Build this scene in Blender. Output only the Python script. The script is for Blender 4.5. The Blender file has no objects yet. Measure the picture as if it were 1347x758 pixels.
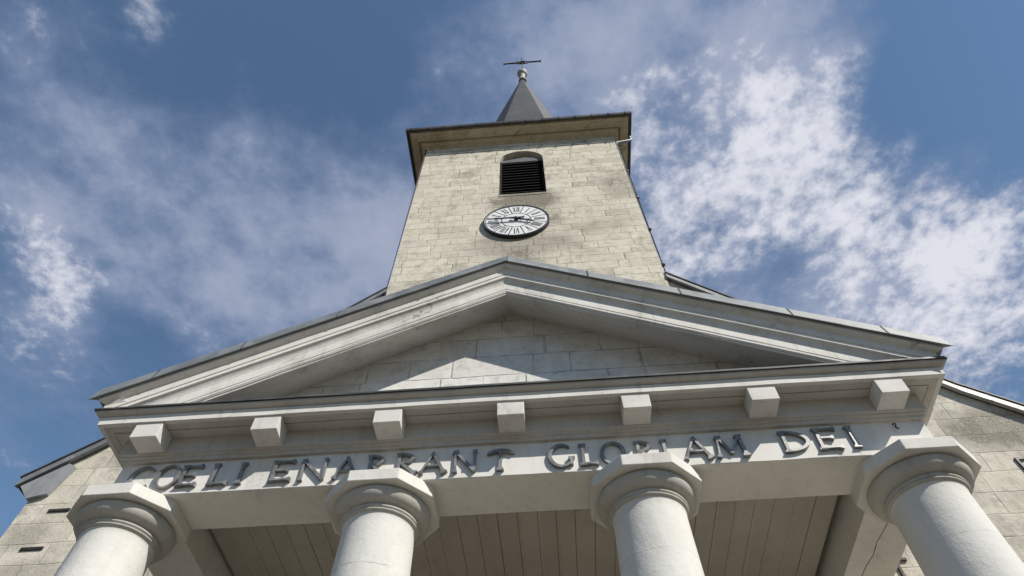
import bpy, math, random
from mathutils import Vector, Matrix, noise as mnoise

random.seed(7)
scene = bpy.context.scene
R = math.radians

# ------------------------------------------------------------------ camera
CAM = (0.36322, -5.0361, 1.6)
PITCH, YAW, ROLL, FPX = 0.99695, 0.07133, -0.00703, 867.06868
cp, sp, cy_, sy_ = math.cos(PITCH), math.sin(PITCH), math.cos(YAW), math.sin(YAW)
F = Vector((-sy_ * cp, cy_ * cp, sp))
Rt = Vector((cy_, sy_, 0))
Up = Rt.cross(F)
cr, sr = math.cos(ROLL), math.sin(ROLL)
R2 = cr * Rt + sr * Up
U2 = -sr * Rt + cr * Up
camd = bpy.data.cameras.new("camera")
camo = bpy.data.objects.new("camera", camd)
scene.collection.objects.link(camo)
m = Matrix.Identity(4)
for i in range(3):
    m[i][0], m[i][1], m[i][2], m[i][3] = R2[i], U2[i], -F[i], CAM[i]
camo.matrix_world = m
camd.sensor_width = 36.0
camd.lens = FPX / 1347.0 * 36.0
camd.clip_start = 0.05
camd.clip_end = 5000
scene.camera = camo

# ------------------------------------------------------------------ sun and sky
SUN_K, SUN_M = 1.13, 1.28         # metres sideways and down per metre of depth
sun_dir = Vector((SUN_K, -1.0, SUN_M)).normalized()      # towards the sun
SUN_EL = math.asin(sun_dir.z)
SUN_ROT = math.atan2(sun_dir.x, sun_dir.y)
sd = bpy.data.lights.new("sun", 'SUN')
sd.energy = 5.0
sd.angle = R(0.53)
sd.color = (1.0, 0.945, 0.85)
so = bpy.data.objects.new("sun", sd)
so.rotation_euler = sun_dir.to_track_quat('Z', 'Y').to_euler()
so.location = (30, -30, 40)
scene.collection.objects.link(so)

world = bpy.data.worlds.new("World")
scene.world = world
world.use_nodes = True
wt = world.node_tree
wt.nodes.clear()


class NT:
    """small helper to write node trees"""
    def __init__(self, tree):
        self.t = tree

    def n(self, kind, **kw):
        nd = self.t.nodes.new(kind)
        for k, v in kw.items():
            setattr(nd, k, v)
        return nd

    def put(self, sock, v):
        if isinstance(v, bpy.types.NodeSocket):
            self.t.links.new(v, sock)
        elif v is not None:
            sock.default_value = v

    def math(self, op, a, b=None, c=None, clamp=False):
        nd = self.n('ShaderNodeMath', operation=op, use_clamp=clamp)
        self.put(nd.inputs[0], a)
        if b is not None:
            self.put(nd.inputs[1], b)
        if c is not None:
            self.put(nd.inputs[2], c)
        return nd.outputs[0]

    def vmath(self, op, a, b=None):
        nd = self.n('ShaderNodeVectorMath', operation=op)
        self.put(nd.inputs[0], a)
        if b is not None:
            self.put(nd.inputs[1], b)
        return nd.outputs['Value'] if op in ('LENGTH', 'DISTANCE', 'DOT_PRODUCT') else nd.outputs[0]

    def xyz(self, v):
        nd = self.n('ShaderNodeSeparateXYZ')
        self.put(nd.inputs[0], v)
        return nd.outputs

    def comb(self, x, y, z):
        nd = self.n('ShaderNodeCombineXYZ')
        for i, v in enumerate((x, y, z)):
            self.put(nd.inputs[i], v)
        return nd.outputs[0]

    def noise(self, vec, scale, detail=4, rough=.55, dist=0.0, dims='3D'):
        nd = self.n('ShaderNodeTexNoise', noise_dimensions=dims)
        self.put(nd.inputs['Vector'], vec)
        nd.inputs['Scale'].default_value = scale
        nd.inputs['Detail'].default_value = detail
        nd.inputs['Roughness'].default_value = rough
        nd.inputs['Distortion'].default_value = dist
        return nd.outputs['Fac']

    def white(self, vec):
        nd = self.n('ShaderNodeTexWhiteNoise', noise_dimensions='3D')
        self.put(nd.inputs['Vector'], vec)
        return nd.outputs['Value']

    def ramp(self, fac, a, b, c=0.0, d=1.0, smooth=True):
        nd = self.n('ShaderNodeMapRange', interpolation_type='SMOOTHSTEP' if smooth else 'LINEAR')
        self.put(nd.inputs['Value'], fac)
        nd.inputs['From Min'].default_value = a
        nd.inputs['From Max'].default_value = b
        nd.inputs['To Min'].default_value = c
        nd.inputs['To Max'].default_value = d
        return nd.outputs['Result']

    def mix(self, fac, a, b, blend='MIX'):
        nd = self.n('ShaderNodeMix', data_type='RGBA', blend_type=blend)
        self.put(nd.inputs[0], fac)
        self.put(nd.inputs[6], a if not isinstance(a, tuple) else (*a[:3], 1))
        self.put(nd.inputs[7], b if not isinstance(b, tuple) else (*b[:3], 1))
        return nd.outputs[2]


W = NT(wt)
wc = W.n('ShaderNodeTexCoord')
sky = W.n('ShaderNodeTexSky', sky_type='NISHITA')
sky.sun_disc = False
sky.sun_elevation = SUN_EL
sky.sun_rotation = SUN_ROT
sky.altitude = 300
sky.air_density = 1.0
sky.dust_density = 0.0
sky.ozone_density = 2.2
d = W.xyz(wc.outputs['Generated'])
zc_ = W.math('MAXIMUM', d[2], 0.06)
px = W.math('DIVIDE', d[0], zc_)
py = W.math('DIVIDE', d[1], zc_)
P = W.comb(px, py, 0.0)                       # where the line of sight meets a flat cloud deck
n_big = W.noise(P, 2.6, 4, .55, .25)
n_mid = W.noise(P, 10.0, 7, .60, .12)
n_low = W.noise(P, 5.0, 5, .58, .3)
n_fine = W.noise(P, 34.0, 6, .60, .1)
# where the thin veil, the cloudlets and the clear gaps of this afternoon's sky are, on that deck
VEIL = [(-0.484, 0.502, 0.318, 0.473), (-0.367, 0.688, 0.281, 0.473), (-0.641, 0.567, 0.19, 0.301), (-0.789, 0.327, 0.162, 0.43), (-0.862, 0.533, 0.19, 0.516), (-1.027, 0.784, 0.187, 0.43), (-1.053, 1.044, 0.169, 0.258), (-0.055, 0.265, 0.155, 0.35), (0.237, 0.244, 0.189, 0.55), (0.416, 0.269, 0.14, 0.5), (0.083, 0.19, 0.132, 0.45), (-0.267, 0.407, 0.193, 0.344), (-0.69, 0.172, 0.141, 0.258), (-0.635, 0.314, 0.098, 0.215), (-0.19, 0.556, 0.13, 0.4), (-0.492, 0.187, 0.075, 0.086), (0.327, 0.481, 0.35, 0.6), (0.787, 0.713, 0.339, 0.65), (0.581, 0.764, 0.266, 0.55), (-0.092, 0.197, 0.084, 0.2)]
PUFF = [(0.324, 0.454, 0.191, 0.5), (0.464, 0.382, 0.127, 0.5), (0.53, 0.511, 0.17, 0.6), (0.259, 0.592, 0.149, 0.4), (0.352, 0.286, 0.105, 0.3), (0.758, 0.572, 0.133, 0.5), (0.856, 0.804, 0.232, 0.6), (0.63, 0.734, 0.219, 0.45), (0.196, 0.319, 0.096, 0.3), (-0.846, 0.542, 0.101, 0.55), (-0.974, 0.675, 0.103, 0.25), (-0.528, 0.133, 0.043, 0.8), (0.51, 0.298, 0.046, 0.35), (0.622, 0.389, 0.056, 0.3)]
CLEAR = [(-0.774, 0.691, 0.085, -0.45), (-0.625, 0.232, 0.071, -0.3), (-0.324, 0.19, 0.195, -0.5), (0.658, 0.31, 0.209, -0.6), (-1.034, 0.93, 0.102, -0.3), (0.446, 0.614, 0.067, -0.3), (-0.673, 0.473, 0.057, -0.25), (-0.166, 0.396, 0.051, -0.2)]


def cover_of(blobs, start):
    c = start
    for bx_, by_, br_, bw_ in blobs:
        dist = W.vmath('DISTANCE', P, (bx_, by_, 0.0))
        c = W.math('ADD', c, W.ramp(dist, br_ * 1.5, br_ * 0.2, 0.0, bw_))
    return c


clear = cover_of(CLEAR, W.math('MULTIPLY', W.math('SUBTRACT', n_big, 0.5), 0.5))
c_veil = W.math('ADD', cover_of(VEIL, -0.05), clear)
c_puff = W.math('ADD', cover_of(PUFF, -0.08), clear)
v_all = W.math('ADD', c_veil, W.math('ADD', W.math('MULTIPLY', W.math('SUBTRACT', n_low, .5), 1.1), W.math('ADD', W.math('MULTIPLY', W.math('SUBTRACT', n_mid, .5), 1.1), W.math('MULTIPLY', W.math('SUBTRACT', n_fine, .5), .45))))
veil = W.ramp(v_all, -0.05, 1.0, 0.0, 0.80)
detail = W.math('ADD', W.math('MULTIPLY', W.math('SUBTRACT', n_mid, .5), 2.4), W.math('MULTIPLY', W.math('SUBTRACT', n_fine, .5), 0.8))
dens = W.math('ADD', W.math('MULTIPLY', c_puff, 1.22), detail)
puff = W.ramp(dens, -0.05, 1.5, 0.0, 0.92)
lit = W.ramp(W.math('ADD', dens, W.math('MULTIPLY', W.math('SUBTRACT', n_fine, .5), 1.2)), 0.05, 1.35, 0.0, 1.0)
lit = W.math('MAXIMUM', lit, W.ramp(v_all, 0.35, 1.4, 0.0, 0.36))
alpha = W.math('SUBTRACT', 1.0, W.math('MULTIPLY', W.math('SUBTRACT', 1.0, veil), W.math('SUBTRACT', 1.0, puff)))
SKY_S = 0.098
tint = W.mix(1.0, sky.outputs[0], (1.27, 1.34, 1.29, 1), 'MULTIPLY')
ccol = W.mix(lit, (2.35, 2.95, 4.5, 1), (7.4, 7.5, 8.2, 1))
skycol = W.mix(alpha, tint, ccol)
# sky dimmed towards the horizon to cut the fill light on shaded faces
low = W.ramp(d[2], 0.08, 0.5, 0.42, 1.0)
skycol = W.mix(1.0, skycol, W.comb(low, low, low), 'MULTIPLY')
bg = W.n('ShaderNodeBackground')
W.put(bg.inputs['Color'], skycol)
bg.inputs['Strength'].default_value = SKY_S
wo = W.n('ShaderNodeOutputWorld')
wt.links.new(bg.outputs[0], wo.inputs[0])

scene.view_settings.view_transform = 'Standard'
scene.view_settings.look = 'None'
scene.view_settings.exposure = 0.06
scene.view_settings.gamma = 1.0
scene.render.engine = 'CYCLES'
scene.cycles.max_bounces = 8
scene.cycles.diffuse_bounces = 5


# ------------------------------------------------------------------ materials
def new_mat(name):
    mt = bpy.data.materials.new(name)
    mt.use_nodes = True
    t = NT(mt.node_tree)
    b = mt.node_tree.nodes['Principled BSDF']
    return mt, t, b


def obj_co(t):
    return t.n('ShaderNodeTexCoord').outputs['Object']


def bump(t, b, h, strength=.3, dist=.01, prev=None):
    nd = t.n('ShaderNodeBump')
    nd.inputs['Strength'].default_value = strength
    nd.inputs['Distance'].default_value = dist
    t.put(nd.inputs['Height'], h)
    if prev is not None:
        t.put(nd.inputs['Normal'], prev)
    t.put(b.inputs['Normal'], nd.outputs[0])
    return nd.outputs[0]


def painted(name, base, dirt, amount=.5, grain=(1, 1, 1), rough=.75, bumpd=.004, crack=0.0, boards=0.0, joint=None):
    """old paint: mottled, flaking, streaked with dirt"""
    mt, t, b = new_mat(name)
    co = obj_co(t)
    st = t.vmath('MULTIPLY', co, grain)
    big = t.noise(co, 1.7, 5, .6, .3)
    med = t.noise(st, 9.0, 6, .65, .2)
    fine = t.noise(co, 70.0, 4, .6)
    s = t.xyz(co)
    streak = t.noise(t.comb(t.math('MULTIPLY', s[0], 9.0), t.math('MULTIPLY', s[1], 9.0), t.math('MULTIPLY', s[2], .9)), 1.6, 5, .6)
    f = t.math('ADD', t.math('MULTIPLY', t.ramp(big, .42, .72), .5), t.math('MULTIPLY', t.ramp(streak, .5, .75), .5))
    f = t.math('ADD', f, t.math('MULTIPLY', t.ramp(med, .55, .8), .45))
    f = t.math('MULTIPLY', f, amount, clamp=True)
    col = t.mix(f, base, dirt)
    sp_ = t.ramp(fine, .62, .75, 0.0, .22)
    col = t.mix(sp_, col, tuple(c * .55 for c in base))
    if crack:
        v = t.n('ShaderNodeTexVoronoi', feature='DISTANCE_TO_EDGE')
        t.put(v.inputs['Vector'], t.vmath('ADD', co, t.comb(t.math('MULTIPLY', med, .5), t.math('MULTIPLY', big, .6), t.math('MULTIPLY', med, .4))))
        v.inputs['Scale'].default_value = 1.3
        cm = t.math('MULTIPLY', t.ramp(v.outputs['Distance'], .012, .002), t.math('MULTIPLY', t.ramp(big, .52, .6), crack))
        col = t.mix(cm, col, tuple(c * .3 for c in base))
    if boards:
        rb = t.white(t.comb(t.math('FLOOR', t.math('DIVIDE', s[0], boards)), 4.0, 1.0))
        col = t.mix(t.math('MULTIPLY', rb, .35), col, dirt)
    if joint:
        wz = t.math('MULTIPLY', t.math('SUBTRACT', t.noise(co, 3.5, 5, .65), .5), .06)
        jd = t.math('ABSOLUTE', t.math('SUBTRACT', t.math('ADD', s[2], wz), joint))
        jm = t.math('MULTIPLY', t.ramp(jd, .006, .0015), t.ramp(t.noise(co, 2.2, 4, .6), .42, .56, .1, .75))
        col = t.mix(jm, col, tuple(c * .35 for c in base))
    t.put(b.inputs['Base Color'], col)
    b.inputs['Roughness'].default_value = rough
    b.inputs['Specular IOR Level'].default_value = .25
    h = t.math('ADD', t.math('MULTIPLY', med, 1.0), t.math('MULTIPLY', fine, .3))
    bump(t, b, h, .55, bumpd)
    return mt


def ashlar(name, course, length, c1, c2, joint, grime, grime_amt, joint_w=.008, joint_str=.8, bumpd=.012, stains=(), rowvar=.6):
    """coursed stone: irregular block lengths, joints of varying depth, patches of lichen"""
    mt, t, b = new_mat(name)
    co = obj_co(t)
    s = t.xyz(co)
    wob = t.math('MULTIPLY', t.math('SUBTRACT', t.noise(co, 1.3, 3, .5), .5), .05)
    wob2 = t.math('MULTIPLY', t.math('SUBTRACT', t.noise(co, 14.0, 3, .6), .5), .018)
    zz = t.math('DIVIDE', t.math('ADD', s[2], t.math('ADD', wob, wob2)), course)
    row = t.math('FLOOR', zz)
    rv = t.white(t.comb(row, 3.1, 1.7))
    rv2 = t.white(t.comb(row, 9.7, 5.3))
    u = t.math('ADD', t.math('ADD', s[0], s[1]), t.math('MULTIPLY', wob2, 1.4))
    ul = t.math('DIVIDE', u, t.math('MULTIPLY', t.math('ADD', t.math('MULTIPLY', rv, rowvar), 1.0 - rowvar / 2), length))
    ul = t.math('ADD', ul, t.math('MULTIPLY', rv2, 7.0))
    # squeeze neighbours unevenly so that lengths differ inside one course
    ul = t.math('ADD', ul, t.math('MULTIPLY', t.math('SINE', t.math('MULTIPLY', ul, 2.4)), .25))
    colm = t.math('FLOOR', ul)
    idv = t.white(t.comb(row, colm, 2.0))
    idv2 = t.white(t.comb(row, colm, 8.0))
    fz = t.math('FRACT', zz)
    fu = t.math('FRACT', ul)
    ez = t.math('MULTIPLY', t.math('MINIMUM', fz, t.math('SUBTRACT', 1.0, fz)), course)
    eu = t.math('MULTIPLY', t.math('MINIMUM', fu, t.math('SUBTRACT', 1.0, fu)), length)
    e = t.math('MINIMUM', ez, eu)
    jn = t.noise(co, 2.6, 5, .65)
    jw = t.ramp(e, joint_w * 1.6, joint_w * .3)
    jm = t.math('MULTIPLY', jw, t.ramp(jn, .36, .62, .12, joint_str))
    big = t.noise(co, .55, 5, .62, .4)
    med = t.noise(co, 3.2, 8, .68, .3)
    fine = t.noise(co, 28.0, 5, .65)
    streak = t.noise(t.comb(t.math('MULTIPLY', u, 5.0), 0.0, t.math('MULTIPLY', s[2], .55)), 1.1, 6, .62)
    col = t.mix(idv, c1, c2)
    col = t.mix(t.math('MULTIPLY', t.ramp(med, .35, .7), .5), col, tuple(x * .78 for x in c2))
    g = t.math('MULTIPLY', t.ramp(t.math('ADD', t.math('MULTIPLY', big, .55), t.math('MULTIPLY', med, .5)), .50, .68), grime_amt)
    g = t.math('ADD', g, t.math('MULTIPLY', t.ramp(streak, .54, .72), grime_amt * .55))
    g = t.math('ADD', g, t.math('MULTIPLY', t.ramp(idv2, .86, .93), grime_amt * .4))
    for (sx, sz, rx, rz, amt) in stains:
        dx = t.math('DIVIDE', t.math('SUBTRACT', s[0], sx), rx)
        dz = t.math('DIVIDE', t.math('SUBTRACT', s[2], sz), rz)
        q = t.math('SQRT', t.math('ADD', t.math('MULTIPLY', dx, dx), t.math('MULTIPLY', dz, dz)))
        q = t.math('ADD', q, t.math('MULTIPLY', t.math('SUBTRACT', med, .5), 1.6))
        g = t.math('ADD', g, t.ramp(q, 1.05, .45, 0.0, amt))
    g = t.math('MULTIPLY', g, t.ramp(fine, .3, .62, .55, 1.0))
    g = t.math('MINIMUM', g, .92)
    col = t.mix(g, col, grime)
    sp1 = t.noise(co, 9.0, 6, .7, .2)
    col = t.mix(t.ramp(sp1, .50, .68, 0.0, .55), col, tuple(x * .55 + .04 for x in c2))
    col = t.mix(t.ramp(sp1, .46, .30, 0.0, .35), col, tuple(min(.8, x * 1.12) for x in c1))
    pit = t.ramp(fine, .64, .74, 0.0, .45)
    col = t.mix(pit, col, tuple(x * .5 for x in grime))
    col = t.mix(jm, col, joint)
    t.put(b.inputs['Base Color'], col)
    b.inputs['Roughness'].default_value = .92
    b.inputs['Specular IOR Level'].default_value = .15
    h = t.math('SUBTRACT', t.math('ADD', t.math('MULTIPLY', fine, .35), t.math('ADD', t.math('MULTIPLY', med, .6), t.math('MULTIPLY', idv2, .35))),
               t.math('MULTIPLY', jm, 1.2))
    bump(t, b, h, .8, bumpd)
    return mt


def metal(name, base, base2, metallic=.6, rough=.5, scale=3.0, bumpd=.003):
    mt, t, b = new_mat(name)
    co = obj_co(t)
    a = t.noise(co, scale, 6, .65, .4)
    f = t.noise(co, scale * 12, 4, .6)
    col = t.mix(t.ramp(a, .38, .66), base, base2)
    col = t.mix(t.ramp(f, .58, .75, 0, .35), col, tuple(x * .6 for x in base))
    t.put(b.inputs['Base Color'], col)
    b.inputs['Metallic'].default_value = metallic
    t.put(b.inputs['Roughness'], t.ramp(a, .3, .7, rough - .1, rough + .15))
    bump(t, b, t.math('ADD', a, t.math('MULTIPLY', f, .4)), .4, bumpd)
    return mt


PAINT = painted("aged_white_paint", (.68, .66, .62), (.38, .365, .32), .75, (1, 3, 3), bumpd=.005, crack=.8)
PAINT_WALL = painted("white_frieze_paint", (.72, .70, .66), (.48, .465, .42), .6, (1, 1, 1), bumpd=.005, crack=.25)
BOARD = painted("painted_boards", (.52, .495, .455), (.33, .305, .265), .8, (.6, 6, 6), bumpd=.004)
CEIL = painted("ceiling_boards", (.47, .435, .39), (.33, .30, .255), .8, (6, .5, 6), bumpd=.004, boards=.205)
COLM = painted("column_limewash", (.66, .645, .61), (.47, .455, .415), .5, (1, 1, 1), rough=.85, bumpd=.012, crack=.08, joint=4.50)
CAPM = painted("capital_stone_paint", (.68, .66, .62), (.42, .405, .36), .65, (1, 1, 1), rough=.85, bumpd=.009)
ECHM = painted("shaded_dirty_capital_stone", (.47, .45, .41), (.28, .265, .225), .8, (1, 1, 1), rough=.85, bumpd=.009)  # dirty stone, base also darkened to stand in for shade under the abacus
TYMP = ashlar("tympanum_blocks", .35, .62, (.76, .745, .71), (.67, .655, .62), (.33, .325, .31), (.42, .41, .38), .40, joint_w=.008, joint_str=.85, bumpd=.008, rowvar=.15)
TOWER_ST = ashlar("tower_limestone", .30, .60, (.70, .65, .55), (.60, .55, .455), (.24, .21, .16), (.185, .165, .125), .60,
                  joint_w=.009, joint_str=.55, bumpd=.022, stains=((.1, 17.1, 1.15, .75, 1.1), (-.1, 14.8, 1.6, .7, .6), (2.6, 17.5, .7, .9, .5), (1.9, 15.5, 1.0, .5, .3), (.0, 13.9, .6, .7, .6), (-1.6, 19.0, .5, .3, .4), (-1.0, 20.9, 1.2, .3, .35), (1.7, 21.0, .9, .35, .4)))
FACADE_ST = ashlar("facade_limestone", .335, .75, (.69, .64, .545), (.57, .525, .44), (.21, .185, .145), (.21, .195, .155), .70,
                   joint_w=.006, joint_str=.28, bumpd=.025, stains=((6.9, 8.5, 1.1, .5, .85), (5.4, 9.4, 1.2, .6, .6), (7.0, 7.2, .6, .5, .5), (5.6, 7.6, .5, .6, .4), (-7.0, 7.5, .35, .3, .55), (-6.7, 6.9, .6, .3, .5)))
OCHRE = ashlar("ochre_cornice_stone", 5.0, 1.25, (.60, .53, .39), (.50, .43, .30), (.20, .17, .11), (.30, .25, .17), .55, joint_w=.014, joint_str=.7, bumpd=.012)
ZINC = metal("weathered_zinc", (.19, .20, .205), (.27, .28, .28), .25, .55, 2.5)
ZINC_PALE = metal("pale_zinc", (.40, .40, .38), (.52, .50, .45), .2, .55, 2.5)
LEAD = metal("dark_lead", (.07, .072, .075), (.12, .12, .12), .4, .6, 4)
LETTER = metal("letter_lead", (.17, .17, .168), (.30, .30, .295), .35, .42, 9)
GUTTER = metal("dark_gutter", (.045, .045, .045), (.085, .08, .072), .3, .6, 3)
IRON = metal("wrought_iron", (.03, .03, .03), (.06, .05, .045), .4, .6, 6)
BALLM = metal("finial_zinc", (.30, .30, .27), (.42, .41, .37), .2, .6, 4)


def slate(name):
    mt, t, b = new_mat(name)
    co = obj_co(t)
    s = t.xyz(co)
    row = t.math('FLOOR', t.math('DIVIDE', s[2], .16))
    fr = t.math('FRACT', t.math('DIVIDE', s[2], .16))
    cc = t.math('FLOOR', t.math('ADD', t.math('DIVIDE', t.math('ADD', s[0], s[1]), .22), t.math('MULTIPLY', row, .5)))
    idv = t.white(t.comb(row, cc, 1.0))
    col = t.mix(idv, (.036, .036, .034), (.07, .068, .061))
    big = t.noise(co, .6, 5, .6)
    col = t.mix(t.ramp(big, .45, .7, 0, .5), col, (.085, .085, .072))
    col = t.mix(t.ramp(fr, .12, .0, 0, .7), col, (.02, .02, .02))
    t.put(b.inputs['Base Color'], col)
    b.inputs['Roughness'].default_value = .6
    bump(t, b, t.math('ADD', t.math('SUBTRACT', 1.0, fr), t.math('MULTIPLY', idv, .5)), .6, .02)
    return mt


SLATE = slate("slate_roofing")


def plain(name, col, rough=.7, scale=12.0, var=.25, metallic=0.0):
    mt, t, b = new_mat(name)
    co = obj_co(t)
    a = t.noise(co, scale, 5, .6)
    c = t.mix(t.ramp(a, .35, .7), col, tuple(x * (1 - var) for x in col))
    t.put(b.inputs['Base Color'], c)
    b.inputs['Roughness'].default_value = rough
    b.inputs['Metallic'].default_value = metallic
    bump(t, b, a, .25, .003)
    return mt


DIAL = plain("enamel_dial", (.80, .80, .78), .45, 6, .10)
BLACK = plain("black_paint", (.015, .015, .016), .5, 20, .3)
LOUVER = plain("black_louver_wood", (.004, .0039, .0038), .95, 8, .4)
GREYWOOD = plain("grey_board", (.13, .14, .15), .7, 5, .25)
EAVE = plain("eave_paint", (.29, .30, .31), .7, 5, .25)
DARKIN = plain("dark_interior", (.02, .02, .02), .9)
GLASSM = plain("dark_glass", (.03, .035, .04), .1)


def ground_mat():
    mt, t, b = new_mat("pale_gravel_ground")
    co = obj_co(t)
    a = t.noise(co, .35, 5, .6)
    g = t.noise(co, 40.0, 4, .7)
    col = t.mix(t.ramp(a, .4, .65), (.125, .105, .08), (.085, .073, .055))
    col = t.mix(t.ramp(g, .45, .7, 0, .6), col, (.09, .085, .07))
    t.put(b.inputs['Base Color'], col)
    b.inputs['Roughness'].default_value = .95
    bump(t, b, g, .6, .02)
    return mt


GROUND = ground_mat()
STEP = plain("step_stone", (.34, .31, .26), .9, 5, .3)


# ------------------------------------------------------------------ mesh helpers
def tag(o, label=None, cat=None, group=None, kind=None):
    for k, v in (("label", label), ("category", cat), ("group", group), ("kind", kind)):
        if v:
            o[k] = v
    return o


def empty(name, loc):
    o = bpy.data.objects.new(name, None)
    o.empty_display_size = .3
    o.location = loc
    scene.collection.objects.link(o)
    return o


def origin(o):
    v = Vector((0, 0, 0))
    while o is not None:
        v += Vector(o.location)
        o = o.parent
    return v


class MB:
    def __init__(self):
        self.v, self.f, self.s = [], [], []

    def add(self, verts, faces, smooth=False):
        k = len(self.v)
        self.v += [tuple(p) for p in verts]
        self.f += [[i + k for i in f] for f in faces]
        self.s += [smooth] * len(faces)
        return self

    def box(self, x0, x1, y0, y1, z0, z1):
        v = [(x, y, z) for x in (x0, x1) for y in (y0, y1) for z in (z0, z1)]
        return self.add(v, [(0, 1, 3, 2), (4, 6, 7, 5), (0, 4, 5, 1), (2, 3, 7, 6), (0, 2, 6, 4), (1, 5, 7, 3)])

    def hexa(self, a, b):
        """a, b: two quads (4 points each) joined into a solid"""
        v = list(a) + list(b)
        return self.add(v, [(3, 2, 1, 0), (4, 5, 6, 7), (0, 1, 5, 4), (1, 2, 6, 5), (2, 3, 7, 6), (3, 0, 4, 7)])

    def prism(self, poly, axis, a, b):
        """extrude a 2-D polygon along an axis"""
        def pt(p, t):
            return {'x': (t, p[0], p[1]), 'y': (p[0], t, p[1]), 'z': (p[0], p[1], t)}[axis]
        n = len(poly)
        v = [pt(p, a) for p in poly] + [pt(p, b) for p in poly]
        return self.add(v, [list(range(n))[::-1], list(range(n, 2 * n))] + [(i, (i + 1) % n, n + (i + 1) % n, n + i) for i in range(n)])

    def stations(self, rings, closed_profile=True, caps=True, smooth=False):
        n = len(rings[0])
        v = [p for r in rings for p in r]
        fs = []
        for k in range(len(rings) - 1):
            for i in range(n if closed_profile else n - 1):
                j = (i + 1) % n
                fs.append((k * n + i, k * n + j, (k + 1) * n + j, (k + 1) * n + i))
        self.add(v, fs, smooth)
        if caps and closed_profile:
            m_ = (len(rings) - 1) * n
            self.add(rings[0], [list(range(n))[::-1]])
            self.add(rings[-1], [list(range(n))])
        return self

    def lathe(self, prof, cx, cy, seg=64, smooth=True):
        rings = []
        for r, z in prof:
            rings.append([(cx + r * math.cos(2 * math.pi * i / seg), cy + r * math.sin(2 * math.pi * i / seg), z) for i in range(seg)])
        self.stations(rings, True, True, smooth)
        return self

    def tube(self, pts, r, seg=10):
        pts = [Vector(p) for p in pts]
        rings = []
        for i, p in enumerate(pts):
            a = pts[max(0, i - 1)]
            b = pts[min(len(pts) - 1, i + 1)]
            dr = (b - a).normalized()
            q = dr.to_track_quat('Z', 'Y')
            rr = r[i] if isinstance(r, (list, tuple)) else r
            rings.append([p + q @ Vector((rr * math.cos(2 * math.pi * k / seg), rr * math.sin(2 * math.pi * k / seg), 0)) for k in range(seg)])
        return self.stations(rings, True, True, True)

    def sphere(self, c, r, seg=24, rings=14, sz=1.0):
        prof = [(max(1e-4, r * math.sin(math.pi * i / rings)), c[2] - r * sz * math.cos(math.pi * i / rings)) for i in range(rings + 1)]
        return self.lathe(prof, c[0], c[1], seg)

    def build(self, name, mat, parent=None, bevel=0.0, autosmooth=None):
        off = origin(parent)
        me = bpy.data.meshes.new(name)
        me.from_pydata([tuple(Vector(p) - off) for p in self.v], [], self.f)
        me.polygons.foreach_set("use_smooth", self.s)
        me.validate()
        import bmesh
        bm = bmesh.new()
        bm.from_mesh(me)
        bmesh.ops.recalc_face_normals(bm, faces=bm.faces)
        bm.to_mesh(me)
        bm.free()
        me.materials.append(mat)
        o = bpy.data.objects.new(name, me)
        scene.collection.objects.link(o)
        if parent:
            o.parent = parent
        if bevel:
            md = o.modifiers.new("bevel", 'BEVEL')
            md.width = bevel
            md.segments = 2
            md.limit_method = 'ANGLE'
            md.angle_limit = R(40)
        return o


def wob(a, b, c, amp):
    """hand-made unevenness"""
    return amp * mnoise.noise(Vector((a, b, c)))


# ------------------------------------------------------------------ ground
tag(MB().box(-900, 900, -900, 900, -1, 0).build("ground", GROUND), kind="structure")
sb = MB()
for i, (e, z) in enumerate(((1.0, .14), (.68, .28), (.36, .42))):
    sb.box(-3.9 - e, 3.96 + e, -.62 - e, 2.29, z - .14 + (.004 if i == 0 else 0), z)
tag(sb.build("entrance_steps", STEP), kind="structure")

X0 = 0.03           # centre line of the portico
FY = 2.30           # plane of the tower front
WY = 2.36           # plane of the nave front


# ------------------------------------------------------------------ nave with its gable front
nave = empty("church_nave", (0, WY, 0))
tag(nave, "cream stone church front with steep gable, behind the white portico and flanking the tower", "church")
NX = .03           # centre line of the nave


def roofline(ax):
    """outer top line of the gable at distance ax from the centre"""
    if ax <= 6.7:
        return 13.06 - 1.013 * (ax - 3.03)
    return 9.342 - .80 * (ax - 6.7)


gw = MB()
gx = [-7.39, NX - 6.7, NX, NX + 6.7, 7.39]
poly = [(gx[0], 0)] + [(x, roofline(abs(x - NX)) - .12) for x in gx] + [(gx[-1], 0)]
gw.prism(poly, 'y', WY, WY + .55)
gw.build("gable_wall", FACADE_ST, nave)
for xa, xb in ((-7.39, -6.9), (6.9, 7.39)):
    MB().box(xa, xb, WY + .55, 22, 0, 8.2).build("side_wall", FACADE_ST, nave)
rf = MB()


def roof_piece(x0, x1, ya, yb):
    bks = sorted({x0, x1, *[q for q in (NX - 6.7, NX, NX + 6.7) if x0 < q < x1]})
    tp_ = [(x, roofline(abs(x - NX))) for x in bks]
    rf.prism(tp_ + [(x, z - .15) for x, z in tp_[::-1]], 'y', ya, yb)


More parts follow.
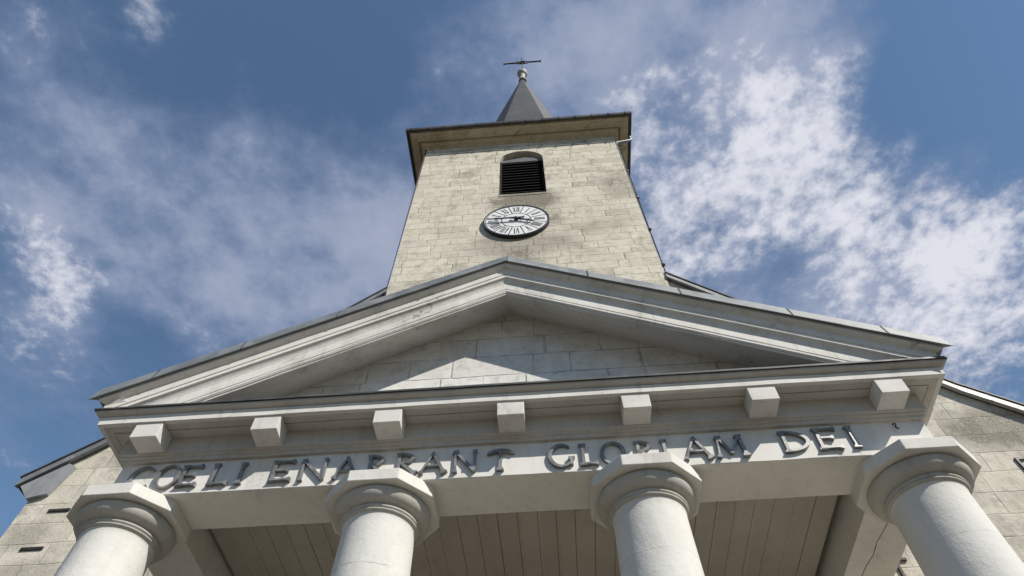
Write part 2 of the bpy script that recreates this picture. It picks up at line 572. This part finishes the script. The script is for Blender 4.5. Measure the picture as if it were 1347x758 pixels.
TL, TR_ = .10 - 2.889 - .004, .10 + 2.889 + .004          # sides of the tower
roof_piece(NX - 7.72, TL, 2.285, 22)
roof_piece(TR_, NX + 7.72, 2.285, 22)
roof_piece(TL + .002, TR_ - .002, 8.09, 22)
rf.build("roof", SLATE, nave)
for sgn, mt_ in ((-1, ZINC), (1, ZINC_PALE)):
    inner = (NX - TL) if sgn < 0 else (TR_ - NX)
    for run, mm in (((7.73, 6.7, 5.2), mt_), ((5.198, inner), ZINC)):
        vb = MB()
        rings = []
        for ax in run:
            zt = roofline(ax) + .012
            ring = [(2.255, zt - .185), (2.262, zt - .09), (2.272, zt - .07), (2.285, zt), (2.34, zt + .012), (2.34, zt - .16), (2.275, zt - .175)]
            rings.append([(NX + sgn * ax, y, z) for y, z in ring])
        vb.stations(rings)
        o = vb.build("verge_flashing", mm, nave)
    # row of slates that shows as a dark line above the flashing
    vs = MB()
    rings = []
    for ax in (7.75, 6.7, inner):
        zt = roofline(ax) + .012
        rings.append([(NX + sgn * ax, y, z) for y, z in ((2.262, zt + .004), (2.262, zt + .036), (2.34, zt + .042), (2.34, zt + .016))])
    vs.stations(rings)
    vs.build("slate_edge", SLATE, nave)
    for ax in (7.0, 5.9, 4.8, 3.8):
        zt = roofline(ax)
        c_ = NX + sgn * ax
        se = MB().hexa([(c_ - .009, 2.251, zt - .17), (c_ + .009, 2.251, zt - .17), (c_ + .009, 2.280, zt), (c_ - .009, 2.280, zt)],
                       [(c_ - .009, 2.30, zt - .17), (c_ + .009, 2.30, zt - .17), (c_ + .009, 2.30, zt), (c_ - .009, 2.30, zt)])
        se.build("seam", mt_, o)
# boxed eave at the left corner
eb = MB()
eb.prism([(-7.63, 8.37), (-7.40, 8.13), (-7.12, 8.20), (-6.98, 8.72), (-7.10, 8.78)], 'y', 2.295, WY + .3)
eb.build("eave_box", EAVE, nave)
# thin dark bars on the wall face
for (xa, xb, z) in ((-6.95, -6.63, 7.92), (-6.96, -6.64, 7.28)):
    MB().box(xa, xb, WY - .02, WY + .01, z - .024, z + .024).build("dark_bar", IRON, nave, bevel=.004)
for (xa, za) in ((6.72, 7.90), (4.40, 6.48)):  # thin dark L-shaped pieces on the wall face
    hk0 = MB()
    hk0.hexa([(xa, WY - .03, za), (xa + .035, WY - .03, za - .01), (xa + .035, WY + .01, za - .01), (xa, WY + .01, za)],
             [(xa + .02, WY - .03, za - .33), (xa + .05, WY - .03, za - .33), (xa + .05, WY + .01, za - .33), (xa + .02, WY + .01, za - .33)])
    hk0.box(xa + .035, xa + .16, WY - .03, WY + .01, za - .035, za - .004)
    hk0.build("dark_angle", IRON, nave)

# ------------------------------------------------------------------ bell tower
tower = empty("bell_tower", (.10, FY, 0))
tag(tower, "tall square limestone bell tower with dark louvred window and slate spire", "tower")
TX, TW, TD = .10, 2.889, 5.778
TZ = 21.26
WL, WR, WS, WSP = -.50, .77, 17.53, 19.93      # belfry opening
WC, WRAD = (WL + WR) / 2, (WR - WL) / 2
tw_ = MB()
xL, xR, yB = TX - TW, TX + TW, FY + TD
REC = .30
tw_.add([(xL, FY, 0), (WL, FY, 0), (WL, FY, TZ), (xL, FY, TZ)], [(0, 1, 2, 3)])
tw_.add([(WR, FY, 0), (xR, FY, 0), (xR, FY, TZ), (WR, FY, TZ)], [(0, 1, 2, 3)])
tw_.add([(WL, FY, 0), (WR, FY, 0), (WR, FY, WS), (WL, FY, WS)], [(0, 1, 2, 3)])
arc = [(WC - WRAD * math.cos(math.pi * i / 20), WSP + WRAD * .98 * math.sin(math.pi * i / 20)) for i in range(21)]
for i in range(20):
    a, b = arc[i], arc[i + 1]
    tw_.add([(a[0], FY, a[1]), (b[0], FY, b[1]), (b[0], FY, TZ), (a[0], FY, TZ)], [(0, 1, 2, 3)])
    tw_.add([(a[0], FY, a[1]), (b[0], FY, b[1]), (b[0], FY + REC, b[1]), (a[0], FY + REC, a[1])], [(0, 1, 2, 3)], True)
tw_.add([(WL, FY, WS), (WL, FY, WSP), (WL, FY + REC, WSP), (WL, FY + REC, WS)], [(0, 1, 2, 3)])
tw_.add([(WR, FY, WS), (WR, FY, WSP), (WR, FY + REC, WSP), (WR, FY + REC, WS)], [(0, 1, 2, 3)])
tw_.add([(WL, FY, WS), (WR, FY, WS), (WR, FY + REC, WS), (WL, FY + REC, WS)], [(0, 1, 2, 3)])
for (a, b) in (((xL, FY), (xL, yB)), ((xL, yB), (xR, yB)), ((xR, yB), (xR, FY))):
    tw_.add([(*a, 0), (*b, 0), (*b, TZ), (*a, TZ)], [(0, 1, 2, 3)])
wallo = tw_.build("wall", TOWER_ST, tower)
# belfry window: slats, frame and the gabled board above them
bw = MB()
bw.box(WL + .003, WL + .06, FY + .12, FY + REC - .02, WS + .004, WSP + .02)
bw.box(WR - .06, WR - .003, FY + .12, FY + REC - .02, WS + .004, WSP + .1)
bw.box(WL + .06, WR - .06, FY + .12, FY + REC - .02, WSP - .02, WSP + .06)
belfry = bw.build("louvre_window", LOUVER, tower)
ls = MB()
n = 13
for i in range(n):
    z = WS + .1 + (WSP - .12 - WS - .1) * i / (n - 1)
    ls.hexa([(WL + .06, FY + .13, z - .09), (WR - .06, FY + .13, z - .09), (WR - .06, FY + .27, z + .05), (WL + .06, FY + .27, z + .05)],
            [(WL + .06, FY + .13, z - .065), (WR - .06, FY + .13, z - .065), (WR - .06, FY + .27, z + .075), (WL + .06, FY + .27, z + .075)])
ls.build("slats", LOUVER, belfry)
hb = MB()
hb.prism([(WL + .02, WSP + .04), (WR - .02, WSP + .04), (WR - .03, WSP + .16), (WC + .10, WSP + .36), (WL + .03, WSP + .16)], 'y', FY + .10, FY + .16)
hb.build("arch_board", GREYWOOD, belfry)
MB().box(WL - .3, WR + .3, FY + REC + .005, FY + REC + .2, WS - .3, WSP + .9).build("dark_backing", DARKIN, belfry)
si = MB().box(WL + .004, WR - .004, FY - .012, FY + .05, WS - .13, WS - .006)
si.build("sill", TOWER_ST, belfry, bevel=.012)


def ring_sweep(mb, prof, smooth=False):
    """sweep (offset, z) points round the square tower"""
    rings = []
    for (sx, sy) in ((-1, -1), (1, -1), (1, 1), (-1, 1), (-1, -1)):
        rings.append([(TX + sx * (TW + o_), FY + TD / 2 + sy * (TD / 2 + o_), z) for o_, z in prof])
    mb.stations(rings, True, False, smooth)
    return mb


cor = MB()
ring_sweep(cor, [(-.05, 21.22), (.02, 21.22), (.035, 21.235), (.035, 21.275), (.06, 21.285), (.11, 21.295), (.17, 21.325), (.215, 21.375), (.225, 21.41), (.245, 21.41), (.245, 21.33), (.26, 21.325),
                 (.285, 21.33), (.29, 21.365), (.33, 21.37), (.41, 21.39), (.47, 21.43), (.50, 21.48), (.505, 21.51), (.53, 21.51), (.53, 21.60), (-.05, 21.60)])
cor.build("cornice", OCHRE, tower)
gut = MB()
ring_sweep(gut, [(.535, 21.46), (.56, 21.44), (.595, 21.45), (.612, 21.48), (.617, 21.585), (.602, 21.585), (.59, 21.50), (.575, 21.465), (.545, 21.47)])
gt = gut.build("gutter", GUTTER, tower)
for k in range(14):
    x = TX - 3.3 + k * 6.6 / 13
    MB().box(x - .018, x + .018, FY - .630, FY - .54, 21.44, 21.595).build("gutter_bracket", GUTTER, gt)
# low skirt roof and octagonal spire
SPX, SPY, SPZ, SPS = .28, FY + TD / 2, 39.2, .147


def octo(z, extra=0.0):
    h = SPZ - z
    r = (SPS * h + extra) / math.cos(math.pi / 8)
    return [(SPX + r * math.cos(R(22.5 + 45 * i)), SPY + r * math.sin(R(22.5 + 45 * i)), z) for i in range(8)]


sk = MB()
base = []
E = TW + .60
for i in range(8):
    a = R(22.5 + 45 * i)
    q = max(abs(math.cos(a)), abs(math.sin(a)))
    base.append((TX + E * math.cos(a) / q, SPY + E * math.sin(a) / q, 21.62))
oc = octo(23.4)
corners = [(TX + E * s1, SPY + E * s2, 21.62) for s1, s2 in ((1, 1), (-1, 1), (-1, -1), (1, -1))]
sk.add(base + oc, [(i, (i + 1) % 8, 8 + (i + 1) % 8, 8 + i) for i in range(8)])
for k, i in enumerate((0, 2, 4, 6)):
    sk.add([base[i], corners[k], base[i + 1]], [(0, 1, 2)])
sk.build("skirt_roof", SLATE, tower)
spb = MB()
spb.stations([octo(23.4), octo(25.0), octo(30.0), octo(35.0), octo(38.9)], True, True)
spire = spb.build("spire", SLATE, tower)
fin = MB()
fin.lathe([(.22, 38.45), (.20, 38.7), (.15, 39.1), (.14, 39.35), (.19, 39.42), (.19, 39.5), (.13, 39.56), (.13, 39.7)], SPX + .02, SPY, 24)
fin.sphere((SPX + .03, SPY, 39.98), .30)
fin.lathe([(.10, 40.28), (.06, 40.4), (.05, 40.8)], SPX + .04, SPY, 16)
fin.build("finial_ball", BALLM, spire)
cr_ = MB()
CX, CZ = SPX + .06, 42.5
cr_.tube([(SPX + .04, SPY, 40.3), (CX, SPY, 42.2), (CX, SPY, 43.7)], .026, 8)
cr_.tube([(CX - 1.12, SPY, CZ - .02), (CX - 1.04, SPY, CZ), (CX, SPY, CZ), (CX + 1.04, SPY, CZ), (CX + 1.12, SPY, CZ + .02)], [.085, .045, .05, .045, .085], 8)
for i in range(4):
    a = R(45 + 90 * i)
    cr_.tube([(CX + .12 * math.cos(a), SPY, CZ + .12 * math.sin(a)), (CX + .42 * math.cos(a), SPY, CZ + .42 * math.sin(a))], .025, 6)
tor = [(CX + .24 * math.cos(2 * math.pi * i / 24), SPY, CZ + .24 * math.sin(2 * math.pi * i / 24)) for i in range(25)]
cr_.tube(tor, .05, 8)
cr_.build("iron_cross", IRON, spire)
# rain pipe down the right edge, with its swan neck
dp = MB()
PX = xR + .055
dp.tube([(xR + .57, FY + .15, 21.42), (xR + .57, FY + .15, 21.25), (xR + .50, FY + .14, 21.12), (xR + .2, FY + .11, 20.96), (PX, FY + .08, 20.85), (PX, FY + .07, 20.5), (PX, FY + .07, 6.0)], .045, 12)
dpo = dp.build("downpipe", ZINC, tower)
for z in (20.3, 18.6, 16.9, 15.2, 13.6):
    MB().lathe([(.046, z - .02), (.053, z - .02), (.053, z + .02), (.046, z + .02)], PX, FY + .07, 14).build("pipe_clip", ZINC, dpo)
MB().tube([(xL - .02, FY - .015, 21.2), (xL - .022, FY - .012, 17), (xL - .018, FY - .015, 12), (xL - .02, FY - .015, 6)], .016, 6).build("lightning_cable", IRON, tower)

# ------------------------------------------------------------------ tower clock
CKX, CKZ = -.04, 15.86
clock = empty("tower_clock", (CKX, FY, CKZ - .8))
tag(clock, "round white clock face with Roman numerals in a black rim, high on the tower", "clock")


def disc(mb, r0, r1, y0, y1, seg=72, smooth=True):
    rings = []
    for (r, y) in ((r0, y0), (r1, y0), (r1, y1), (r0, y1)):
        rings.append([(CKX + r * math.cos(2 * math.pi * i / seg), y, CKZ + r * math.sin(2 * math.pi * i / seg)) for i in range(seg)])
    rings.append(rings[0])
    mb.stations(rings, True, False, False)
    return mb


ck = MB()
disc(ck, .775, .80, FY - .095, FY - .012)
disc(ck, .01, .785, FY - .05, FY - .008)
ck.build("rim", BLACK, clock)
ckd = MB()
disc(ckd, .001, .778, FY - .085, FY - .052)
dial = ckd.build("dial", DIAL, clock)
mk = MB()
disc(mk, .345, .365, FY - .0875, FY - .082)
disc(mk, .745, .762, FY - .0875, FY - .082)


def radial(mb, ang, r0, r1, w, lat=0.0, skew=0.0, y=-.087):
    """a stroke on the dial, ang clockwise from twelve, shifted sideways by lat"""
    u = Vector((math.sin(ang), 0, math.cos(ang)))
    t_ = Vector((math.cos(ang), 0, -math.sin(ang)))
    c = Vector((CKX, FY, CKZ))
    pts = []
    for (r, l) in ((r0, lat - w / 2 - skew), (r0, lat + w / 2 - skew), (r1, lat + w / 2 + skew), (r1, lat - w / 2 + skew)):
        pts.append(c + u * r + t_ * l)
    a = [p + Vector((0, y, 0)) for p in pts]
    b = [p + Vector((0, -.080, 0)) for p in pts]
    mb.hexa(a, b)


for k in range(12):
    radial(mk, R(15 + 30 * k), .365, .745, .022)
mk.build("divider", BLACK, dial)
ROMAN = ["XII", "I", "II", "III", "IIII", "V", "VI", "VII", "VIII", "IX", "X", "XI"]
nm = MB()
for k, s in enumerate(ROMAN):
    wds = {'I': .045, 'V': .095, 'X': .095}
    tot = sum(wds[c] for c in s)
    x = -tot / 2
    for j, c in enumerate(s):
        w = wds[c]
        xc = x + w / 2
        yy = -.0872 - .0004 * j
        if c == 'I':
            radial(nm, R(30 * k), .43, .69, .024, xc, 0, yy)
        elif c == 'V':
            radial(nm, R(30 * k), .43, .69, .024, xc - .019, -.016, yy)
            radial(nm, R(30 * k), .43, .69, .013, xc + .019, .016, yy - .0002)
        else:
            radial(nm, R(30 * k), .43, .69, .024, xc, -.03, yy)
            radial(nm, R(30 * k), .43, .69, .013, xc, .03, yy - .0002)
        x += w
nm.build("numerals", BLACK, dial)


def hand(name, ang, length, w, tail, y):
    h_ = MB()
    u = Vector((math.sin(ang), 0, math.cos(ang)))
    t_ = Vector((math.cos(ang), 0, -math.sin(ang)))
    c = Vector((CKX, FY + y, CKZ))
    out = [(-tail, w * .9), (-tail * .5, w * .5), (0, w * .8), (length * .55, w * .55), (length * .66, w * 1.15), (length * .76, w * .5), (length, w * .12)]
    prof = [c + u * r + t_ * l for r, l in out] + [c + u * r - t_ * l for r, l in out[::-1]]
    nn = len(prof)
    v = prof + [q + Vector((0, -.012, 0)) for q in prof]
    h_.add(v, [list(range(nn)), list(range(nn, 2 * nn))] + [(i, (i + 1) % nn, nn + (i + 1) % nn, nn + i) for i in range(nn)])
    return h_.build(name, BLACK, clock)


hand("minute_hand", R(270), .73, .046, .20, -.15)
hand("hour_hand", R(112), .46, .055, .13, -.125)
hub = MB()
rings = []
for r, y in ((.05, -.08), (.05, -.165), (.03, -.175), (.001, -.176)):
    rings.append([(CKX + r * math.cos(2 * math.pi * i / 20), FY + y, CKZ + r * math.sin(2 * math.pi * i / 20)) for i in range(20)])
hub.stations(rings, True, True)
hub.build("hub", BLACK, clock)

# ------------------------------------------------------------------ portico
portico = empty("portico", (X0, 0, 0))
tag(portico, "white classical portico with pediment, block brackets and a raised letter inscription", "portico")
XS = [(.212, 3.339), (-.07, 3.62), (-.311, 3.871), (-.397, 3.93), (-.635, 4.125), (-.70, 4.20), (-.801, 4.284), (-.83, 4.32)]


def xs(y):
    if y >= XS[0][0]:
        return XS[0][1] - (y - XS[0][0])
    for (ya, xa), (yb, xb) in zip(XS, XS[1:]):
        if y >= yb:
            return xa + (xb - xa) * (y - ya) / (yb - ya)
    return XS[-1][1]


def front_sweep(mb, prof, seed, amp=.004, back=FY - .002, step=.3):
    """closed (y, z) profile run along the front and back along both sides to the church"""
    rings = [[(X0 - xs(y), back, z) for y, z in prof]]
    n_ = int(2 * 3.9 / step)
    for k in range(n_ + 1):
        f = -1 + 2 * k / n_
        rings.append([(X0 + f * xs(y), y + wob(f * 9, seed, i * .35, amp * .6) * (0 if abs(f) == 1 else 1), z + wob(f * 9, i * .35, seed + 5, amp)) for i, (y, z) in enumerate(prof)])
    rings.append([(X0 + xs(y), back, z) for y, z in prof])
    return mb.stations(rings)


ZF0, ZF1, ZS = 5.757, 6.148, 6.405
fr = MB()
front_sweep(fr, [(-.311, ZF0 + .006), (-.311, 6.39), (.212, 6.39), (.212, ZF0), (-.303, ZF0)], 1, .006, step=.16)
frieze = fr.build("frieze", PAINT_WALL, portico)
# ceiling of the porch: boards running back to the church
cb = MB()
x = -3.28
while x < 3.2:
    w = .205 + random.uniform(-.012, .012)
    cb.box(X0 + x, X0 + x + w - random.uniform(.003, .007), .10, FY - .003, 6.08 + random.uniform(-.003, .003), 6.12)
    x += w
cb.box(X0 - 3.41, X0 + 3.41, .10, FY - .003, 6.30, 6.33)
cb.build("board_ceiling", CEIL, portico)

co = MB()
front_sweep(co, [(-.25, ZF1), (-.343, ZF1), (-.350, 6.158), (-.350, 6.178), (-.372, 6.188), (-.374, 6.206), (-.392, 6.211), (-.397, 6.216), (-.397, ZS),
                 (-.505, ZS), (-.506, ZS + .012), (-.515, ZS + .012), (-.516, ZS + .002), (-.628, ZS + .002), (-.632, ZS - .006), (-.638, ZS - .004), (-.639, 6.477), (-.643, 6.492), (-.660, 6.500), (-.690, 6.514), (-.702, 6.524), (-.704, 6.548), (-.25, 6.548)], 2, .006, step=.2)
cornice = co.build("cornice", BOARD, portico)
fa = MB()
front_sweep(fa, [(-.60, ZS - .003), (-.643, ZS - .008), (-.649, ZS - .004), (-.650, 6.462), (-.657, 6.468), (-.658, 6.484), (-.648, 6.490), (-.60, 6.490)], 2, .006, step=.2)
fa.build("corona_fascia", PAINT, cornice)
ld = MB()
front_sweep(ld, [(-.15, 6.556), (-.712, 6.554), (-.718, 6.545), (-.724, 6.546), (-.723, 6.568), (-.15, 6.625)], 3, .006, step=.2)
ld.build("lead_flashing", LEAD, portico)
for k in range(7):
    xm = X0 + (k - 3) * 1.2
    a, b = xm - .131 + random.uniform(-.006, .006), xm + .131 + random.uniform(-.006, .006)
    dz = random.uniform(-.006, .006)
    mb_ = MB().hexa([(a, -.398, 6.212 + dz), (b, -.398, 6.212 + dz), (b, -.631, 6.219 - dz), (a, -.631, 6.219 - dz)],
                    [(a, -.398, ZS - .003), (b, -.398, ZS - .003), (b + .003, -.633, ZS - .003), (a - .003, -.633, ZS - .003)])
    mb_.build("bracket", PAINT, portico, bevel=.005)

# tympanum and raking cornice
SL = .5135
ZA = 8.81


def rake(mb, prof, seed, amp=.004, step=.25, clip=6.53, inset=.0):
    """profile points (y, z at the apex) run down both slopes; lower points die into the horizontal cornice"""
    n_ = int(4.2 / step)
    rings = []
    for side in (-1, 1):
        sub = []
        for k in range(n_ + 1):
            f = 1 - k / n_
            row = []
            for i, (y, z) in enumerate(prof):
                xe = min(xs(y) - inset, (z - clip) / SL)
                xx = f * xe
                row.append((X0 - .05 * (1 - f) + side * xx, y + (wob(side * f * 8, seed, i * .3, amp * .5) if f > 0 else 0), z - SL * xx + wob(side * f * 8, i * .3, seed + 9, amp)))
            sub.append(row)
        if side == 1:
            sub = sub[::-1][1:]
        rings += sub
    return mb.stations(rings)


YT = -.160
tp = MB()
bx_ = (8.60 - 6.45) / SL
tp.prism([(X0 - bx_, 6.45), (X0 + bx_, 6.45), (X0 - .04, 8.60)], 'y', YT, YT + .25)
tp.build("tympanum", TYMP, portico)
rk = MB()
rake(rk, [(YT + .1, 8.61), (-.60, 8.330), (-.612, 8.312), (-.620, 8.313), (-.626, 8.330), (-.629, 8.338), (-.635, 8.334), (-.640, 8.345), (-.646, 8.353), (-.647, 8.380), (-.640, 8.383), (-.640, 8.390), (-.649, 8.393), (-.650, 8.400),
          (-.651, 8.515), (-.656, 8.528), (-.662, 8.548), (-.678, 8.572), (-.690, 8.582), (-.705, 8.590), (-.706, 8.604), (-.699, 8.610), (-.697, 8.618), (-.698, 8.648), (-.688, 8.652), (-.688, 8.660), (-.703, 8.664), (-.705, 8.752), (-.709, 8.764), (-.735, 8.774), (-.768, 8.788), (-.770, 8.80), (-.768, 8.90), (YT + .1, 8.90)], 4, .005, inset=.05)
rko = rk.build("raking_cornice", PAINT, portico)
zn = MB()
rake(zn, [(-.750, 8.838), (-.797, 8.818), (-.803, 8.812), (-.807, 8.816), (-.798, 8.850), (-.772, 8.985), (-.762, 9.005), (-.70, 9.02), (-.70, 8.87)], 5, .004)
zno = zn.build("zinc_verge", ZINC, portico)
for side in (-1, 1):
    for xx in (.03, 1.0, 2.0, 2.95, 3.75) if side < 0 else (.95, 1.95, 3.0, 3.8):
        c = X0 + side * xx
        z = -SL * xx
        zj = MB().hexa([(c - .007, -.811, 8.812 + z), (c + .007, -.811, 8.812 + z), (c + .007, -.777, 8.985 + z), (c - .007, -.777, 8.985 + z)],
                       [(c - .007, -.77, 8.84 + z), (c + .007, -.77, 8.84 + z), (c + .007, -.76, 8.97 + z), (c - .007, -.76, 8.97 + z)])
        zj.build("seam", LEAD, zno)
rp = MB()
for side in (-1, 1):
    q0 = [(X0, -.70, 9.015), (X0 + side * 4.30, -.70, 9.015 - SL * 4.30), (X0 + side * 4.30, FY - .003, 9.015 - SL * 4.30), (X0, FY - .003, 9.015)]
    rp.hexa(q0, [(a, b, c - .06) for a, b, c in q0])
rp.build("roof", ZINC, portico)
for side in (-1, 1):
    a, b = sorted((X0 + side * 3.95, X0 + side * 4.12))
    MB().box(a, b, -.60, FY - .004, 6.56, 6.70).build("side_fascia", PAINT, portico)

# cracks in the woodwork
ck_ = MB()
ck_.tube([(3.63, .62, ZF0), (3.612, .80, ZF0), (3.588, .95, ZF0), (3.598, 1.17, ZF0), (3.566, 1.35, ZF0), (3.55, 1.60, ZF0), (3.53, 2.0, ZF0)], .0035, 5)
ck_.build("crack", DARKIN, frieze)
ck2 = MB()
ck2.tube([(X0 + .06, -.59, 8.312), (X0 + .068, -.45, 8.39), (X0 + .062, -.3, 8.48), (X0 + .075, -.12, 8.60)], .009, 5)
ck2.build("crack", DARKIN, rko)


# ------------------------------------------------------------------ raised letters
def arc_pts(cx, cy, rx, ry, a0, a1, n_=18):
    return [(cx + rx * math.cos(R(a0 + (a1 - a0) * i / n_)), cy + ry * math.sin(R(a0 + (a1 - a0) * i / n_))) for i in range(n_ + 1)]


def band(cx, cy, rx, ry, t0, t1, a0, a1):
    """a swelling curved stroke: thickness t0 at the ends, t1 in the middle of the sweep"""
    o = arc_pts(cx, cy, rx, ry, a0, a1)
    n_ = len(o) - 1
    inn = []
    for i, (a, b) in enumerate(arc_pts(0, 0, 1, 1, a0, a1)):
        t_ = t0 + (t1 - t0) * math.sin(math.pi * i / n_)
        inn.append((cx + (rx - t_) * a, cy + (ry - t_) * b))
    return o + inn[::-1]


def stem(x0, y0, x1, y1, w, s0=True, s1=True):
    """straight stroke with flared ends"""
    dx, dy = x1 - x0, y1 - y0
    L = math.hypot(dx, dy)
    ux, uy = dx / L, dy / L
    nx, ny = -uy, ux
    f0 = 2.3 if s0 else 1.0
    f1 = 2.3 if s1 else 1.0
    sec = [(0, f0), (.012, f0), (.040, 1.0), (L - .040, 1.0), (L - .012, f1), (L, f1)]
    lft = [(x0 + ux * t_ + nx * w / 2 * k, y0 + uy * t_ + ny * w / 2 * k) for t_, k in sec]
    rgt = [(x0 + ux * t_ - nx * w / 2 * k, y0 + uy * t_ - ny * w / 2 * k) for t_, k in sec]
    return lft + rgt[::-1]


T, TH = .030, .019


def glyph(ch, w, h):
    if ch == 'I':
        return [stem(w / 2, 0, w / 2, h, T)]
    if ch == 'L':
        return [stem(.05, 0, .05, h, T), stem(.03, .018, w, .018, TH, False, True)]
    if ch == 'E':
        return [stem(.05, 0, .05, h, T), stem(.03, h - .018, w, h - .018, TH, False, True), stem(.06, h * .52, w * .8, h * .52, TH, False, True),
                stem(.03, .018, w, .018, TH, False, True)]
    if ch == 'C':
        return [band(w * .52, h / 2, w * .52, h / 2 + .01, .012, .036, 42, 318)]
    if ch == 'G':
        return [band(w * .52, h / 2, w * .52, h / 2 + .01, .012, .036, 45, 325), stem(w * .93, .02, w * .93, h * .42, T * .9, False, True)]
    if ch == 'O':
        return [band(w / 2, h / 2, w / 2, h / 2 + .01, .016, .034, 89, 271), band(w / 2, h / 2, w / 2, h / 2 + .01, .016, .034, -91, 91)]
    if ch == 'N':
        return [stem(.035, 0, .035, h, TH), stem(.03, h - .01, w - .035, .0, T, True, False), stem(w - .035, .0, w - .035, h, TH, False, True)]
    if ch == 'A':
        return [stem(.02, 0, w / 2, h, TH, True, False), stem(w / 2 - .01, h, w - .02, 0, T, False, True), stem(w * .25, h * .34, w * .75, h * .34, TH, False, False)]
    if ch == 'M':
        return [stem(.03, 0, .055, h, TH), stem(.055, h - .01, w / 2, .04, T, True, False), stem(w / 2, .04, w - .055, h - .01, TH, False, True), stem(w - .055, h, w - .03, 0, T)]
    if ch == 'R':
        return [stem(.05, 0, .05, h, T), band(.05, h * .74, w * .85 - .05, h * .26, .015, .034, 91, -91), stem(w * .35, h * .48, w - .01, 0, T, False, True)]
    if ch == 'D':
        return [stem(.05, 0, .05, h, T), band(.05, h / 2, w - .05, h / 2, .015, .036, 91, -91)]
    if ch == 'T':
        return [stem(w / 2, 0, w / 2, h, T, True, False), band(w / 2, h - .11, w * .58, .11, .02, .04, 150, 30)]
    return []


LETTERS = [("C", -3.70, -3.45, 5.822), ("O", -3.43, -3.18, 5.822), ("E", -3.205, -2.99, 5.822), ("L", -2.90, -2.69, 5.820), ("I", -2.635, -2.535, 5.820),
           ("E", -2.31, -2.08, 5.818), ("N", -2.02, -1.735, 5.815), ("A", -1.685, -1.43, 5.815), ("R", -1.385, -1.17, 5.815), ("R", -1.11, -.88, 5.814),
           ("A", -.865, -.60, 5.812), ("N", -.555, -.30, 5.810), ("T", -.225, .035, 5.804),
           ("G", .355, .59, 5.805), ("L", .635, .82, 5.805), ("O", .845, 1.085, 5.803), ("R", 1.15, 1.35, 5.803), ("I", 1.40, 1.50, 5.805), ("A", 1.60, 1.87, 5.805), ("M", 1.895, 2.20, 5.808),
           ("D", 2.505, 2.78, 5.822), ("E", 2.82, 3.05, 5.830), ("I", 3.12, 3.24, 5.836)]
for i, (ch, xa, xb, zb) in enumerate(LETTERS):
    h = .262 + random.uniform(-.006, .006)
    lm_ = MB()
    tilt = random.uniform(-.02, .02)
    for j, pl in enumerate(glyph(ch, xb - xa, h)):
        lm_.prism([(xa + a + tilt * b, zb + b) for a, b in pl], 'y', -.345 - .0016 * j, -.300)
    lm_.build("letter", LETTER, frieze)
hk = MB()
hk.tube([(3.600, -.335, 6.085), (3.612, -.340, 6.095), (3.626, -.340, 6.088), (3.622, -.340, 6.070), (3.606, -.340, 6.055), (3.612, -.340, 6.040), (3.632, -.335, 6.035)], .008, 7)
hk.build("hook", IRON, frieze)

# ------------------------------------------------------------------ columns
CS = 2.4562
ZAB = 5.634
SHAFT = [(.40, .42), (.40, .55), (.385, .60), (.384, 1.2), (.379, 2.2), (.366, 3.2), (.349, 4.2)]
UPPER = [(.331, 5.10), (.3275, 5.33), (.3275, 5.40), (.333, 5.422), (.343, 5.432)]


def make_column(cx):
    root = empty("column", (cx, 0, .42))
    s_ = MB().lathe(SHAFT + UPPER, cx, 0, 72).build("shaft", COLM, root)
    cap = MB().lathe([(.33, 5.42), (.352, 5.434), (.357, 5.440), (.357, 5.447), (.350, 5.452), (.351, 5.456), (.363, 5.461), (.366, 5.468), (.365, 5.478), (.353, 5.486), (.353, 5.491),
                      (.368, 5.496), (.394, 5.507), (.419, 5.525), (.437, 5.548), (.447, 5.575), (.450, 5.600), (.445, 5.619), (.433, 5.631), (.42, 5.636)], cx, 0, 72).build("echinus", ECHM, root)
    ab = []
    wA, eA = .5006, .2244
    for (a, b) in ((eA, -wA), (wA, -eA), (wA, eA), (eA, wA), (-eA, wA), (-wA, eA), (-wA, -eA), (-eA, -wA)):
        ab.append((cx + a + random.uniform(-.006, .006), b + random.uniform(-.006, .006)))
    MB().prism(ab, 'z', ZAB, 5.7575).build("abacus", CAPM, root, bevel=.007)
    return root


col0 = make_column(-1.5 * CS)
cols = [col0]
for k in (1, 2, 3):
    c = col0.copy()
    scene.collection.objects.link(c)
    c.location.x = (k - 1.5) * CS
    for ch in col0.children:
        q = ch.copy()
        scene.collection.objects.link(q)
        q.parent = c
    c.rotation_euler.z = R(90 * k)
    cols.append(c)
for c, l in zip(cols, ("outer white column under the word COELI, nearest the grey zinc eave",
                       "inner white column below the ARRA letters of the inscription",
                       "inner white column below the ORIA letters of the inscription",
                       "outer white column past the word DEI, beside the split beam")):
    tag(c, l, "column", "round white columns of the portico", "thing")
